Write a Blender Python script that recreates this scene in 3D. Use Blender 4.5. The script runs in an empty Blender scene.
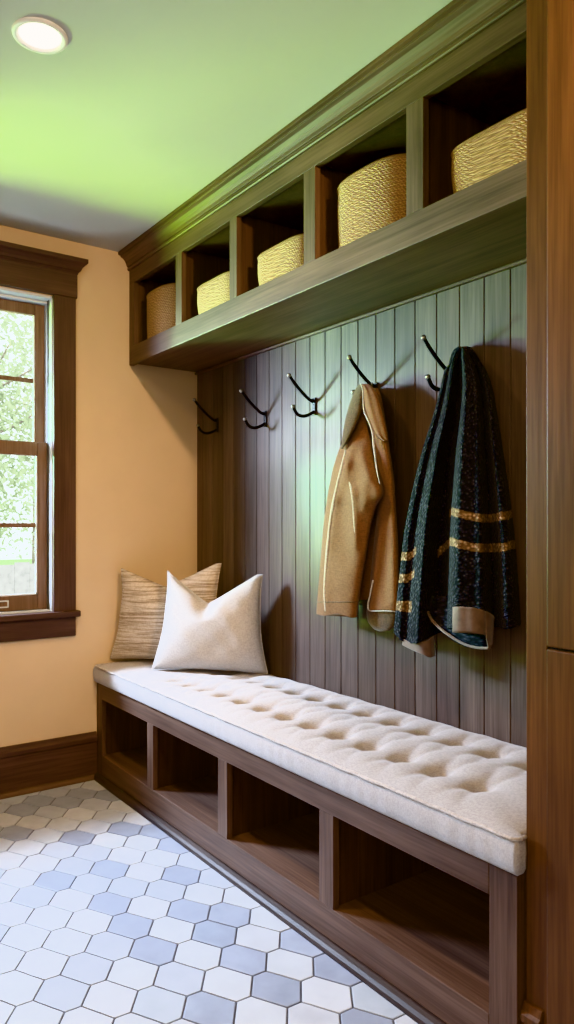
import bpy, bmesh, math, random
from mathutils import Vector, Matrix
random.seed(7)
C = bpy.context.scene.collection
PI = math.pi

# ------------------------------------------------------------------ camera model
F, CX, CY, H = 737.0, 287.0, 525.0, 1.16
FX, FY = -0.811, 0.585
CAMX, CAMY = 3.265, -1.798
def at(px, py, y):
    """pixel -> world point on the plane y = const (all in the room frame)."""
    a = (px - CX) / F; b = (CY - py) / F
    rx, ry = FX + a * 0.585, FY + a * 0.811
    d = (y - CAMY) / ry
    return (CAMX + rx * d, y, H + b * d)

# ------------------------------------------------------------------ materials
def new_mat(name):
    m = bpy.data.materials.new(name); m.use_nodes = True
    nt = m.node_tree; nt.nodes.clear()
    out = nt.nodes.new('ShaderNodeOutputMaterial')
    return m, nt, out
def N(nt, t, **kw):
    n = nt.nodes.new(t)
    for k, v in kw.items():
        if k in n.inputs: n.inputs[k].default_value = v
        else: setattr(n, k, v)
    return n
def L(nt, a, ao, b, bi): nt.links.new(a.outputs[ao], b.inputs[bi])
def ramp(nt, stops):
    r = nt.nodes.new('ShaderNodeValToRGB')
    while len(r.color_ramp.elements) < len(stops): r.color_ramp.elements.new(0.5)
    for e, (p, c) in zip(r.color_ramp.elements, stops):
        e.position = p; e.color = (*c, 1)
    return r
def coords(nt, scale, loc=(0, 0, 0)):
    tc = N(nt, 'ShaderNodeTexCoord'); mp = N(nt, 'ShaderNodeMapping')
    mp.inputs['Scale'].default_value = scale; mp.inputs['Location'].default_value = loc
    L(nt, tc, 'Object', mp, 'Vector'); return mp

def mat_wood(name, axis, c0, c1, rough=0.5, tone=False, spec=0.3, bump=0.12):
    m, nt, out = new_mat(name)
    s = [26, 26, 26]; s['xyz'.index(axis)] = 1.1
    mp = coords(nt, s)
    n1 = N(nt, 'ShaderNodeTexNoise', Scale=1.0, Detail=6.0, Roughness=0.62, Distortion=0.6)
    L(nt, mp, 'Vector', n1, 'Vector')
    s2 = [150, 150, 150]; s2['xyz'.index(axis)] = 5
    mp2 = coords(nt, s2)
    n2 = N(nt, 'ShaderNodeTexNoise', Scale=1.0, Detail=3.0)
    L(nt, mp2, 'Vector', n2, 'Vector')
    n3 = N(nt, 'ShaderNodeTexNoise', Scale=1.0, Detail=2.0)
    mp3 = coords(nt, [2.5, 2.5, 2.5]); L(nt, mp3, 'Vector', n3, 'Vector')
    r = ramp(nt, [(0.28, c0), (0.72, c1)]); L(nt, n1, 'Fac', r, 'Fac')
    mx = N(nt, 'ShaderNodeMix', data_type='RGBA', blend_type='MULTIPLY'); mx.inputs[0].default_value = 0.55
    r2 = ramp(nt, [(0.3, (0.45, 0.43, 0.42)), (0.6, (1, 1, 1))]); L(nt, n2, 'Fac', r2, 'Fac')
    nt.links.new(r.outputs[0], mx.inputs[6]); nt.links.new(r2.outputs[0], mx.inputs[7])
    mx2 = N(nt, 'ShaderNodeMix', data_type='RGBA', blend_type='MULTIPLY'); mx2.inputs[0].default_value = 0.5
    r3 = ramp(nt, [(0.35, (0.6, 0.58, 0.57)), (0.65, (1.1, 1.08, 1.05))]); L(nt, n3, 'Fac', r3, 'Fac')
    nt.links.new(mx.outputs[2], mx2.inputs[6]); nt.links.new(r3.outputs[0], mx2.inputs[7])
    last = mx2
    if tone:
        at_ = N(nt, 'ShaderNodeAttribute', attribute_name='tone')
        mx3 = N(nt, 'ShaderNodeMix', data_type='RGBA', blend_type='MULTIPLY'); mx3.inputs[0].default_value = 1.0
        nt.links.new(last.outputs[2], mx3.inputs[6]); nt.links.new(at_.outputs['Color'], mx3.inputs[7])
        last = mx3
    p = N(nt, 'ShaderNodeBsdfPrincipled', Roughness=rough)
    p.inputs['Specular IOR Level'].default_value = spec
    nt.links.new(last.outputs[2], p.inputs['Base Color'])
    b = N(nt, 'ShaderNodeBump', Strength=bump, Distance=0.002); L(nt, n2, 'Fac', b, 'Height'); L(nt, b, 'Normal', p, 'Normal')
    L(nt, p, 'BSDF', out, 'Surface'); return m

def mat_plain(name, col, rough=0.5, metal=0.0, noise=0.0, scale=60, bump=0.0, spec=0.5, sheen=0.0):
    m, nt, out = new_mat(name)
    p = N(nt, 'ShaderNodeBsdfPrincipled', Roughness=rough, Metallic=metal)
    p.inputs['Specular IOR Level'].default_value = spec
    p.inputs['Sheen Weight'].default_value = sheen
    n = N(nt, 'ShaderNodeTexNoise', Scale=scale, Detail=4.0)
    L(nt, coords(nt, (1, 1, 1)), 'Vector', n, 'Vector')
    lo = tuple(max(0, c * (1 - noise)) for c in col); hi = tuple(c * (1 + noise) for c in col)
    r = ramp(nt, [(0.3, lo), (0.7, hi)]); L(nt, n, 'Fac', r, 'Fac')
    nt.links.new(r.outputs[0], p.inputs['Base Color'])
    if bump:
        b = N(nt, 'ShaderNodeBump', Strength=bump, Distance=0.003); L(nt, n, 'Fac', b, 'Height'); L(nt, b, 'Normal', p, 'Normal')
    L(nt, p, 'BSDF', out, 'Surface'); return m

def mat_fabric(name, c0, c1, scale=(380, 380, 380), rough=0.9, sheen=0.3, bump=0.5, streak=None):
    """woven cloth: crossed fine noises, with optional slub streaks along one axis"""
    m, nt, out = new_mat(name)
    p = N(nt, 'ShaderNodeBsdfPrincipled', Roughness=rough)
    p.inputs['Sheen Weight'].default_value = sheen; p.inputs['Specular IOR Level'].default_value = 0.2
    a = N(nt, 'ShaderNodeTexNoise', Scale=1.0, Detail=2.0)
    L(nt, coords(nt, (scale[0], scale[1] * 0.25, scale[2] * 0.25)), 'Vector', a, 'Vector')
    b_ = N(nt, 'ShaderNodeTexNoise', Scale=1.0, Detail=2.0)
    L(nt, coords(nt, (scale[0] * 0.2, scale[1] * 0.2, scale[2])), 'Vector', b_, 'Vector')
    ad = N(nt, 'ShaderNodeMath', operation='ADD'); L(nt, a, 'Fac', ad, 0); L(nt, b_, 'Fac', ad, 1)
    hf = N(nt, 'ShaderNodeMath', operation='MULTIPLY'); hf.inputs[1].default_value = 0.5; L(nt, ad, 0, hf, 0)
    r = ramp(nt, [(0.36, c0), (0.62, c1)]); L(nt, hf, 0, r, 'Fac')
    col = r.outputs[0]
    if streak:
        st = N(nt, 'ShaderNodeTexNoise', Scale=1.0, Detail=5.0, Roughness=0.7)
        L(nt, coords(nt, streak[0]), 'Vector', st, 'Vector')
        r2 = ramp(nt, [(0.42, streak[1]), (0.55, (1, 1, 1))]); L(nt, st, 'Fac', r2, 'Fac')
        mx = N(nt, 'ShaderNodeMix', data_type='RGBA', blend_type='MULTIPLY'); mx.inputs[0].default_value = 1.0
        nt.links.new(col, mx.inputs[6]); nt.links.new(r2.outputs[0], mx.inputs[7]); col = mx.outputs[2]
    nt.links.new(col, p.inputs['Base Color'])
    b = N(nt, 'ShaderNodeBump', Strength=bump, Distance=0.002); L(nt, hf, 0, b, 'Height'); L(nt, b, 'Normal', p, 'Normal')
    L(nt, p, 'BSDF', out, 'Surface'); return m

WD0, WD1 = (0.071, 0.043, 0.031), (0.160, 0.099, 0.072)
W_X = mat_wood('walnut_grain_along_x', 'x', WD0, WD1)
W_Z = mat_wood('walnut_grain_along_z', 'z', WD0, WD1)
W_Y = mat_wood('walnut_grain_along_y', 'y', WD0, WD1)
W_BEAD = mat_wood('beadboard_wood', 'z', (0.080, 0.059, 0.048), (0.150, 0.113, 0.093), rough=0.48, tone=True)
W_TALL = mat_wood('tall_cabinet_wood', 'z', (0.070, 0.030, 0.012), (0.140, 0.063, 0.027), rough=0.45)
W_TRIM_Y = mat_wood('window_trim_grain_y', 'y', (0.047, 0.027, 0.024), (0.100, 0.061, 0.053))
W_TRIM_Z = mat_wood('window_trim_grain_z', 'z', (0.047, 0.027, 0.024), (0.100, 0.061, 0.053))
W_SASH = mat_wood('sash_wood_y', 'z', (0.14, 0.090, 0.066), (0.22, 0.145, 0.108))
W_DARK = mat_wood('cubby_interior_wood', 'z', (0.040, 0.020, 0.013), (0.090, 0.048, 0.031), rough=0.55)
M_WALL = mat_plain('tan_wall_paint', (0.57, 0.43, 0.28), 0.75, noise=0.02, scale=8, bump=0.02)
M_CEIL = mat_plain('ceiling_paint', (0.50, 0.50, 0.45), 0.85, noise=0.01, scale=6)
M_METAL = mat_plain('black_iron', (0.012, 0.011, 0.012), 0.32, metal=0.6, noise=0.1)
M_TIP = mat_plain('worn_tip_metal', (0.35, 0.33, 0.30), 0.3, metal=1.0)
M_VINYL = mat_plain('pale_jamb_liner', (0.55, 0.58, 0.60), 0.35, noise=0.02)
M_TRACK = mat_plain('grey_track', (0.10, 0.10, 0.10), 0.5)
M_WHITE = mat_plain('white_trim_enamel', (0.80, 0.78, 0.74), 0.4)
M_CUSH = mat_fabric('oatmeal_linen_upholstery', (0.33, 0.305, 0.295), (0.45, 0.42, 0.405), (620, 620, 620), bump=0.3)
M_PIPE = mat_fabric('cloth_piping', (0.34, 0.30, 0.27), (0.55, 0.50, 0.46), (300, 300, 300))  # piping in the cushion's own cloth tone
M_PIL1 = mat_fabric('cream_linen', (0.37, 0.345, 0.32), (0.49, 0.46, 0.43), (420, 420, 420), bump=0.3)
M_PIL2 = mat_fabric('striped_weave', (0.46, 0.39, 0.31), (0.60, 0.52, 0.43), (300, 300, 300), bump=0.3, streak=((5, 5, 150), (0.50, 0.44, 0.38)))
M_COAT = mat_fabric('tan_wool', (0.120, 0.053, 0.022), (0.195, 0.090, 0.040), (350, 350, 350), sheen=0.2, bump=0.6)
M_COAT_D = mat_fabric('brown_ribbed_wool', (0.045, 0.026, 0.012), (0.11, 0.064, 0.032), (350, 350, 350), bump=0.9)
M_FLEECE = mat_fabric('white_fleece_edge', (0.36, 0.33, 0.29), (0.55, 0.52, 0.47), (300, 300, 300))
M_LEATH = mat_plain('brown_suede_hem', (0.13, 0.085, 0.066), 0.7, noise=0.25, scale=40, bump=0.2, sheen=0.3)

def mat_rope(name, c0, c1, hs=75.0, vs=130.0):
    """coiled straw weave from UV: u around (m), v up (m)"""
    m, nt, out = new_mat(name)
    uv = N(nt, 'ShaderNodeUVMap'); uv.uv_map = 'UVMap'
    sep = N(nt, 'ShaderNodeSeparateXYZ'); L(nt, uv, 'UV', sep, 'Vector')
    nz = N(nt, 'ShaderNodeTexNoise', Scale=14.0, Detail=3.0); L(nt, uv, 'UV', nz, 'Vector')
    row = N(nt, 'ShaderNodeMath', operation='MULTIPLY'); row.inputs[1].default_value = vs; L(nt, sep, 'Y', row, 0)
    rn = N(nt, 'ShaderNodeMath', operation='MULTIPLY_ADD'); rn.inputs[1].default_value = 1.6; L(nt, nz, 'Fac', rn, 0); L(nt, row, 0, rn, 2)
    fr = N(nt, 'ShaderNodeMath', operation='FLOOR'); L(nt, rn, 0, fr, 0)
    col = N(nt, 'ShaderNodeMath', operation='MULTIPLY'); col.inputs[1].default_value = hs; L(nt, sep, 'X', col, 0)
    off = N(nt, 'ShaderNodeMath', operation='MULTIPLY_ADD'); off.inputs[1].default_value = 0.5; L(nt, fr, 0, off, 0); L(nt, col, 0, off, 2)
    def sinabs(src):
        a = N(nt, 'ShaderNodeMath', operation='MULTIPLY'); a.inputs[1].default_value = PI; L(nt, src, 0, a, 0)
        s = N(nt, 'ShaderNodeMath', operation='SINE'); L(nt, a, 0, s, 0)
        b = N(nt, 'ShaderNodeMath', operation='ABSOLUTE'); L(nt, s, 0, b, 0); return b
    h = N(nt, 'ShaderNodeMath', operation='MULTIPLY'); L(nt, sinabs(rn), 0, h, 0)
    sk = N(nt, 'ShaderNodeMath', operation='ADD'); L(nt, off, 0, sk, 0); L(nt, rn, 0, sk, 1)
    L(nt, sinabs(sk), 0, h, 1)
    r = ramp(nt, [(0.05, c0), (0.55, c1)]); L(nt, h, 0, r, 'Fac')
    mx = N(nt, 'ShaderNodeMix', data_type='RGBA', blend_type='MULTIPLY'); mx.inputs[0].default_value = 0.6
    n2 = N(nt, 'ShaderNodeTexNoise', Scale=160.0, Detail=2.0); L(nt, uv, 'UV', n2, 'Vector')
    r2 = ramp(nt, [(0.35, (0.55, 0.5, 0.45)), (0.6, (1.1, 1.1, 1.1))]); L(nt, n2, 'Fac', r2, 'Fac')
    nt.links.new(r.outputs[0], mx.inputs[6]); nt.links.new(r2.outputs[0], mx.inputs[7])
    p = N(nt, 'ShaderNodeBsdfPrincipled', Roughness=0.75); nt.links.new(mx.outputs[2], p.inputs['Base Color'])
    b = N(nt, 'ShaderNodeBump', Strength=0.6, Distance=0.004); L(nt, h, 0, b, 'Height'); L(nt, b, 'Normal', p, 'Normal')
    L(nt, p, 'BSDF', out, 'Surface'); return m
M_STRAW = mat_rope('seagrass_weave', (0.23, 0.112, 0.042), (0.49, 0.275, 0.12))

def mat_knit(name):
    """chunky knit in UV metres with woven tan bands from the stripe attribute"""
    m, nt, out = new_mat(name)
    uv = N(nt, 'ShaderNodeUVMap'); uv.uv_map = 'UVMap'
    sep = N(nt, 'ShaderNodeSeparateXYZ'); L(nt, uv, 'UV', sep, 'Vector')
    def mul(src, o, k):
        a = N(nt, 'ShaderNodeMath', operation='MULTIPLY'); a.inputs[1].default_value = k; L(nt, src, o, a, 0); return a
    def fn(op, a, b=None):
        n = N(nt, 'ShaderNodeMath', operation=op); L(nt, a, 0, n, 0)
        if b is not None: L(nt, b, 0, n, 1)
        return n
    mp = N(nt, 'ShaderNodeMapping'); mp.inputs['Scale'].default_value = (80, 100, 1); mp.inputs['Rotation'].default_value = (0, 0, 0.5); L(nt, uv, 'UV', mp, 'Vector')
    vo = N(nt, 'ShaderNodeTexVoronoi', Scale=1.0, Randomness=0.75); L(nt, mp, 'Vector', vo, 'Vector')
    hm = N(nt, 'ShaderNodeMapRange'); hm.inputs[1].default_value = 0.0; hm.inputs[2].default_value = 0.75; hm.inputs[3].default_value = 1.0; hm.inputs[4].default_value = 0.0
    L(nt, vo, 'Distance', hm, 0)
    r = ramp(nt, [(0.20, (0.008, 0.009, 0.012)), (0.62, (0.038, 0.042, 0.058)), (0.92, (0.090, 0.083, 0.084))]); L(nt, hm, 0, r, 'Fac')
    r2 = ramp(nt, [(0.25, (0.12, 0.07, 0.04)), (0.75, (0.42, 0.28, 0.18))]); L(nt, hm, 0, r2, 'Fac')
    a = N(nt, 'ShaderNodeAttribute', attribute_name='stripe')
    n4 = N(nt, 'ShaderNodeTexNoise', Scale=90.0, Detail=2.0); L(nt, uv, 'UV', n4, 'Vector')
    ad = N(nt, 'ShaderNodeMath', operation='MULTIPLY_ADD'); ad.inputs[1].default_value = 0.7; L(nt, n4, 'Fac', ad, 0); nt.links.new(a.outputs['Fac'], ad.inputs[2])
    st = ramp(nt, [(0.74, (0, 0, 0)), (0.86, (1, 1, 1))]); L(nt, ad, 0, st, 'Fac')
    mx = N(nt, 'ShaderNodeMix', data_type='RGBA')
    nt.links.new(st.outputs[0], mx.inputs[0]); nt.links.new(r.outputs[0], mx.inputs[6]); nt.links.new(r2.outputs[0], mx.inputs[7])
    p = N(nt, 'ShaderNodeBsdfPrincipled', Roughness=0.95); nt.links.new(mx.outputs[2], p.inputs['Base Color'])
    p.inputs['Sheen Weight'].default_value = 0.04; p.inputs['Specular IOR Level'].default_value = 0.15
    b = N(nt, 'ShaderNodeBump', Strength=0.9, Distance=0.005); L(nt, hm, 0, b, 'Height'); L(nt, b, 'Normal', p, 'Normal')
    L(nt, p, 'BSDF', out, 'Surface'); return m
M_KNIT = mat_knit('charcoal_knit')

def mat_tile():
    m, nt, out = new_mat('hexagon_tile')
    at_ = N(nt, 'ShaderNodeAttribute', attribute_name='tone')
    n = N(nt, 'ShaderNodeTexNoise', Scale=14.0, Detail=5.0); L(nt, coords(nt, (1, 1, 1)), 'Vector', n, 'Vector')
    r = ramp(nt, [(0.3, (0.86, 0.86, 0.86)), (0.7, (1.04, 1.04, 1.04))]); L(nt, n, 'Fac', r, 'Fac')
    mx = N(nt, 'ShaderNodeMix', data_type='RGBA', blend_type='MULTIPLY'); mx.inputs[0].default_value = 1.0
    nt.links.new(at_.outputs['Color'], mx.inputs[6]); nt.links.new(r.outputs[0], mx.inputs[7])
    p = N(nt, 'ShaderNodeBsdfPrincipled', Roughness=0.42)
    nt.links.new(mx.outputs[2], p.inputs['Base Color']); L(nt, p, 'BSDF', out, 'Surface'); return m
M_TILE = mat_tile()

def mat_glass():
    m, nt, out = new_mat('window_glass')
    t = N(nt, 'ShaderNodeBsdfTransparent'); t.inputs[0].default_value = (0.97, 0.985, 0.98, 1)
    g = N(nt, 'ShaderNodeBsdfGlossy', Roughness=0.02)
    lw = N(nt, 'ShaderNodeLayerWeight', Blend=0.5); pw = N(nt, 'ShaderNodeMath', operation='POWER'); pw.inputs[1].default_value = 5.0
    fz = N(nt, 'ShaderNodeMath', operation='MULTIPLY_ADD'); fz.inputs[1].default_value = 0.5; fz.inputs[2].default_value = 0.03
    L(nt, lw, 'Facing', pw, 0); L(nt, pw, 0, fz, 0); mx = N(nt, 'ShaderNodeMixShader')
    L(nt, fz, 0, mx, 0); L(nt, t, 0, mx, 1); L(nt, g, 0, mx, 2); L(nt, mx, 0, out, 'Surface'); return m
M_GLASS = mat_glass()
def mat_emit(name, col, s):
    m, nt, out = new_mat(name); e = N(nt, 'ShaderNodeEmission', Strength=s); e.inputs[0].default_value = (*col, 1)
    L(nt, e, 0, out, 'Surface'); return m
M_LAMP = mat_emit('lamp_lens_glow', (1.0, 0.90, 0.76), 14.0)

# ------------------------------------------------------------------ object helpers
def tag(o, label=None, cat=None, group=None, kind=None):
    if label: o['label'] = label
    if cat: o['category'] = cat
    if group: o['group'] = group
    if kind: o['kind'] = kind
    return o
def empty(name, loc, label=None, cat=None, group=None, kind=None):
    o = bpy.data.objects.new(name, None); C.objects.link(o); o.location = loc; o.empty_display_size = 0.05
    return tag(o, label, cat, group, kind)
def wloc(o):
    v = Vector((0, 0, 0))
    while o is not None: v = v + o.location; o = o.parent
    return v
def build(name, bm, mat, parent=None, smooth=False, bevel=0.0, seg=2, origin=None, solid=0.0, subd=0):
    """bm holds WORLD coordinates; the object's origin goes to the parent's (or `origin`)"""
    o0 = wloc(parent) if parent is not None else Vector(origin or (0, 0, 0))
    bmesh.ops.translate(bm, verts=bm.verts, vec=-o0)
    me = bpy.data.meshes.new(name); bm.to_mesh(me); bm.free()
    o = bpy.data.objects.new(name, me); C.objects.link(o)
    me.materials.append(mat)
    if parent is not None: o.parent = parent
    else: o.location = o0
    if smooth:
        for p in me.polygons: p.use_smooth = True
    if bevel:
        b = o.modifiers.new('soft edge', 'BEVEL'); b.width = bevel; b.segments = seg; b.limit_method = 'ANGLE'; b.angle_limit = math.radians(40)
        b.harden_normals = False
    if solid:
        s = o.modifiers.new('thickness', 'SOLIDIFY'); s.thickness = solid; s.offset = -1
    if subd:
        s = o.modifiers.new('smooth', 'SUBSURF'); s.levels = subd; s.render_levels = subd
    return o
def box(bm, x0, x1, y0, y1, z0, z1):
    v = [bm.verts.new(p) for p in ((x0, y0, z0), (x1, y0, z0), (x1, y1, z0), (x0, y1, z0), (x0, y0, z1), (x1, y0, z1), (x1, y1, z1), (x0, y1, z1))]
    fs = [bm.faces.new([v[i] for i in f]) for f in ((0, 3, 2, 1), (4, 5, 6, 7), (0, 1, 5, 4), (1, 2, 6, 5), (2, 3, 7, 6), (3, 0, 4, 7))]
    return fs
def boxes(*bs):
    bm = bmesh.new()
    for b in bs: box(bm, *b)
    return bm
def tube(bm, pts, rad, n=10, closed=False):
    pts = [Vector(p) for p in pts]; m = len(pts); rings = []
    rads = rad if isinstance(rad, (list, tuple)) else [rad] * m
    up = None
    for i, p in enumerate(pts):
        a = pts[(i - 1) % m] if (closed or i > 0) else p
        b = pts[(i + 1) % m] if (closed or i < m - 1) else p
        t = (b - a).normalized()
        if up is None:
            up = t.orthogonal().normalized()
        up = (up - t * up.dot(t)).normalized()
        sd = t.cross(up)
        rings.append([bm.verts.new(p + (up * math.cos(k * 2 * PI / n) + sd * math.sin(k * 2 * PI / n)) * rads[i]) for k in range(n)])
    for i in range(m if closed else m - 1):
        A, B = rings[i], rings[(i + 1) % m]
        for k in range(n): bm.faces.new((A[k], A[(k + 1) % n], B[(k + 1) % n], B[k]))
    if not closed:
        bm.faces.new(rings[0][::-1]); bm.faces.new(rings[-1])
def cr(pts, n, closed=False):
    """Catmull-Rom resample to n points"""
    P = [Vector(p) for p in pts]; m = len(P); out = []
    segs = m if closed else m - 1
    for i in range(n):
        t = i / n * segs if closed else i / (n - 1) * segs
        k = min(int(t), segs - 1); f = t - k
        if closed: a, b, c, d = P[(k - 1) % m], P[k], P[(k + 1) % m], P[(k + 2) % m]
        else: a, b, c, d = P[max(k - 1, 0)], P[k], P[min(k + 1, m - 1)], P[min(k + 2, m - 1)]
        out.append(0.5 * ((2 * b) + (c - a) * f + (2 * a - 5 * b + 4 * c - d) * f * f + (3 * b - a - 3 * c + d) * f ** 3))
    return out
def prism_profile(bm, prof, axis, a0, a1):
    """prof: list of 2D points (p,q) with q = z; extruded along x (p is y) or along y (p is x)"""
    def P(p, q, t): return (t, p, q) if axis == 'x' else (p, t, q)
    A = [bm.verts.new(P(p, q, a0)) for p, q in prof]; B = [bm.verts.new(P(p, q, a1)) for p, q in prof]
    n = len(prof)
    for i in range(n): bm.faces.new((A[i], A[(i + 1) % n], B[(i + 1) % n], B[i]))
    bm.faces.new(A[::-1]); bm.faces.new(B)
    bmesh.ops.recalc_face_normals(bm, faces=bm.faces)
def disc(bm, c, r, axis, depth, n=24, r2=None):
    """cylinder from c along axis vector*depth"""
    c = Vector(c); ax = Vector(axis).normalized(); u = ax.orthogonal().normalized(); w = ax.cross(u)
    r2 = r if r2 is None else r2
    A = [bm.verts.new(c + (u * math.cos(2 * PI * k / n) + w * math.sin(2 * PI * k / n)) * r) for k in range(n)]
    B = [bm.verts.new(c + ax * depth + (u * math.cos(2 * PI * k / n) + w * math.sin(2 * PI * k / n)) * r2) for k in range(n)]
    for k in range(n): bm.faces.new((A[k], A[(k + 1) % n], B[(k + 1) % n], B[k]))
    bm.faces.new(A[::-1]); bm.faces.new(B)
def ball(bm, c, r, seg=12):
    bmesh.ops.create_uvsphere(bm, u_segments=seg, v_segments=8, radius=r, matrix=Matrix.Translation(c))

# ------------------------------------------------------------------ room shell
CEIL = 2.44
XR, YF = 4.7, -3.9
WY0, WY1 = -1.86, -0.722         # window opening along the left wall
WZ0, WZ1 = 0.775, 2.176
tag(build('wall_left', boxes((-0.16, 0, YF, WY0, 0, CEIL), (-0.16, 0, WY1, 0.14, 0, CEIL), (-0.16, 0, WY0, WY1, 0, WZ0), (-0.16, 0, WY0, WY1, WZ1, CEIL)), M_WALL), kind='structure')
wb = tag(build('wall_back', boxes((0, XR, 0.02, 0.14, 0, CEIL)), M_WALL), kind='structure')
tag(build('wall_right', boxes((XR, XR + 0.12, YF, 0.14, 0, CEIL)), M_WALL), kind='structure')
tag(build('wall_front', boxes((-0.16, XR + 0.12, YF - 0.12, YF, 0, CEIL)), M_WALL), kind='structure')
tag(build('ceiling', boxes((-0.16, XR + 0.12, YF - 0.12, 0.14, CEIL, CEIL + 0.1)), M_CEIL), kind='structure')

# floor: grout bed + squashed hexagon tiles, one mesh
def make_floor():
    bm = bmesh.new(); tone = bm.loops.layers.color.new('tone')
    def paint(fs, c):
        for f in fs:
            for l in f.loops: l[tone] = (*c, 1)
    paint(box(bm, -0.16, XR + 0.12, YF - 0.12, 0.14, -0.08, -0.003), (0.36, 0.36, 0.38))
    A, B = Vector((0.153, 0.0)), Vector((0.090, 0.088)); O = Vector((1.267, -0.916))
    P, Q, R_ = Vector((-0.0775, -0.0195)), Vector((-0.0755, 0.0195)), Vector((0.0125, 0.0685))
    hexa = [P, Q, R_, -P, -Q, -R_]
    dark = [(200,122,3),(62,148,3),(40,212,3),(313,100,3),(225,225,3),(350,197,3),(455,203,3),(520,240,3),(315,308,3),(520,325,3),(110,120,3),(240,97,3),
            (375,187,1),(440,255,1),(315,122,1),(515,42,1),(540,140,1),(315,15,1),(555,440,1),(155,57,1),
            (45,30,2),(62,105,2),(115,155,2),(148,112,2),(175,205,2),(243,265,2),(300,172,2),(105,310,2),(370,222,2),(430,330,2)]
    offs = {1: (0, 860, 200 / 574), 2: (160, 860, 270 / 574), 3: (0, 760, 200 / 574)}
    dset = set()
    for u, v, k in dark:
        ox, oy, s = offs[k]; px, py = ox + u * s, oy + v * s
        a = (px - CX) / F; b = (CY - py) / F; d = -H / b
        w = Vector((CAMX + (FX + a * 0.585) * d, CAMY + (FY + a * 0.811) * d)) - O
        j = round(w.y / B.y); i = round((w.x - j * B.x) / A.x); dset.add((i, j))
    rnd = random.Random(3)
    for j in range(-35, 12):
        for i in range(-45, 62):
            c = O + A * i + B * j
            q = rnd.random(); w = rnd.uniform(-0.02, 0.02)
            if not (-0.15 < c.x < XR + 0.05 and YF < c.y < 0.08): continue
            if (i, j) in dset: col = (0.58 + w, 0.605 + w, 0.66 + w)
            elif c.x > 1.9 or c.y < -1.35:
                col = (0.58, 0.605, 0.66) if q < 0.25 else ((0.68, 0.70, 0.735) if q < 0.5 else (0.74, 0.75, 0.77))
            else:
                col = (0.68 + w, 0.70 + w, 0.735 + w) if q < 0.35 else (0.74 + w, 0.75 + w, 0.77 + w)
            cx, cy = c.x, c.y
            lo = [bm.verts.new((cx + h.x * 0.972, cy + h.y * 0.955, -0.003)) for h in hexa]
            mi = [bm.verts.new((cx + h.x * 0.968, cy + h.y * 0.950, -0.0008)) for h in hexa]
            hi = [bm.verts.new((cx + h.x * 0.94, cy + h.y * 0.915, 0.0)) for h in hexa]
            fs = [bm.faces.new(hi[::-1])]
            for k in range(6):
                n = (k + 1) % 6
                fs.append(bm.faces.new((lo[n], lo[k], mi[k], mi[n]))); fs.append(bm.faces.new((mi[n], mi[k], hi[k], hi[n])))
            paint(fs, col)
    bmesh.ops.recalc_face_normals(bm, faces=bm.faces)
    return bm
tag(build('floor', make_floor(), M_TILE), kind='structure')

# beadboard on the back wall
def make_bead():
    bm = bmesh.new(); tone = bm.loops.layers.color.new('tone'); rnd = random.Random(5)
    x = 0.736 - 0.0965 * 8
    while x < 2.32:
        x0, x1 = max(x + 0.0012, 0.0), min(x + 0.0965 - 0.0012, 2.314)
        t = rnd.uniform(0.80, 1.12)
        if x1 > x0:
            for f in box(bm, x0, x1, 0.0, 0.014, 0.44, 1.935):
                for l in f.loops: l[tone] = (t, t * rnd.uniform(0.97, 1.0), t * rnd.uniform(0.95, 1.0), 1)
        x += 0.0965
    for f in box(bm, 0, 2.314, 0.013, 0.02, 0.44, 1.935):
        for l in f.loops: l[tone] = (0.22, 0.2, 0.2, 1)
    return bm
build('beadboard_panel', make_bead(), W_BEAD, wb, bevel=0.0025, seg=2)

# baseboard on the left wall
bm = bmesh.new()
prism_profile(bm, [(0.0, 0.0), (0.016, 0.0), (0.016, 0.165), (0.022, 0.172), (0.022, 0.190), (0.014, 0.196), (0.010, 0.212), (0.0, 0.212)], 'y', YF, -0.527)
bl = tag(build('baseboard_left', bm, W_TRIM_Y, bevel=0.002), kind='structure')
bm = bmesh.new()
prism_profile(bm, [(0.016, 0.0), (0.032, 0.0), (0.031, 0.010), (0.026, 0.018), (0.016, 0.021)], 'y', YF, -0.527)
build('shoe_strip', bm, W_Y, bl)

# ------------------------------------------------------------------ window
win = empty('window_1', (0, (WY0 + WY1) / 2, WZ0), kind='structure')
CA = 0.094
yc0, yc1 = WY0 - CA, WY1 + CA
build('side_casing', boxes((0, 0.020, WY1 - 0.006, yc1, WZ0, WZ1 + 0.004)), W_TRIM_Z, win, bevel=0.002)
build('side_casing', boxes((0, 0.020, yc0, WY0 + 0.006, WZ0, WZ1 + 0.004)), W_TRIM_Z, win, bevel=0.002)
hd = build('head_casing', boxes((0, 0.024, yc0 - 0.006, yc1 + 0.006, WZ1 + 0.004, 2.288)), W_TRIM_Y, win, bevel=0.002)
bm = bmesh.new()
cap = [(0.026, 2.286), (0.026, 2.290), (0.031, 2.298), (0.036, 2.301), (0.040, 2.312), (0.050, 2.326), (0.060, 2.333), (0.061, 2.337), (0.061, 2.352)]
cr_ = [[bm.verts.new(c) for c in ((0, yc0 - (p - 0.018), q), (p, yc0 - (p - 0.018), q), (p, yc1 + (p - 0.018), q), (0, yc1 + (p - 0.018), q))] for p, q in cap]
for A_, B_ in zip(cr_, cr_[1:]):
    for k in range(4): bm.faces.new((A_[k], A_[(k + 1) % 4], B_[(k + 1) % 4], B_[k]))
bm.faces.new(cr_[0][::-1]); bm.faces.new(cr_[-1]); bmesh.ops.recalc_face_normals(bm, faces=bm.faces)
build('head_cap_molding', bm, W_TRIM_Y, win, bevel=0.0015)
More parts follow.
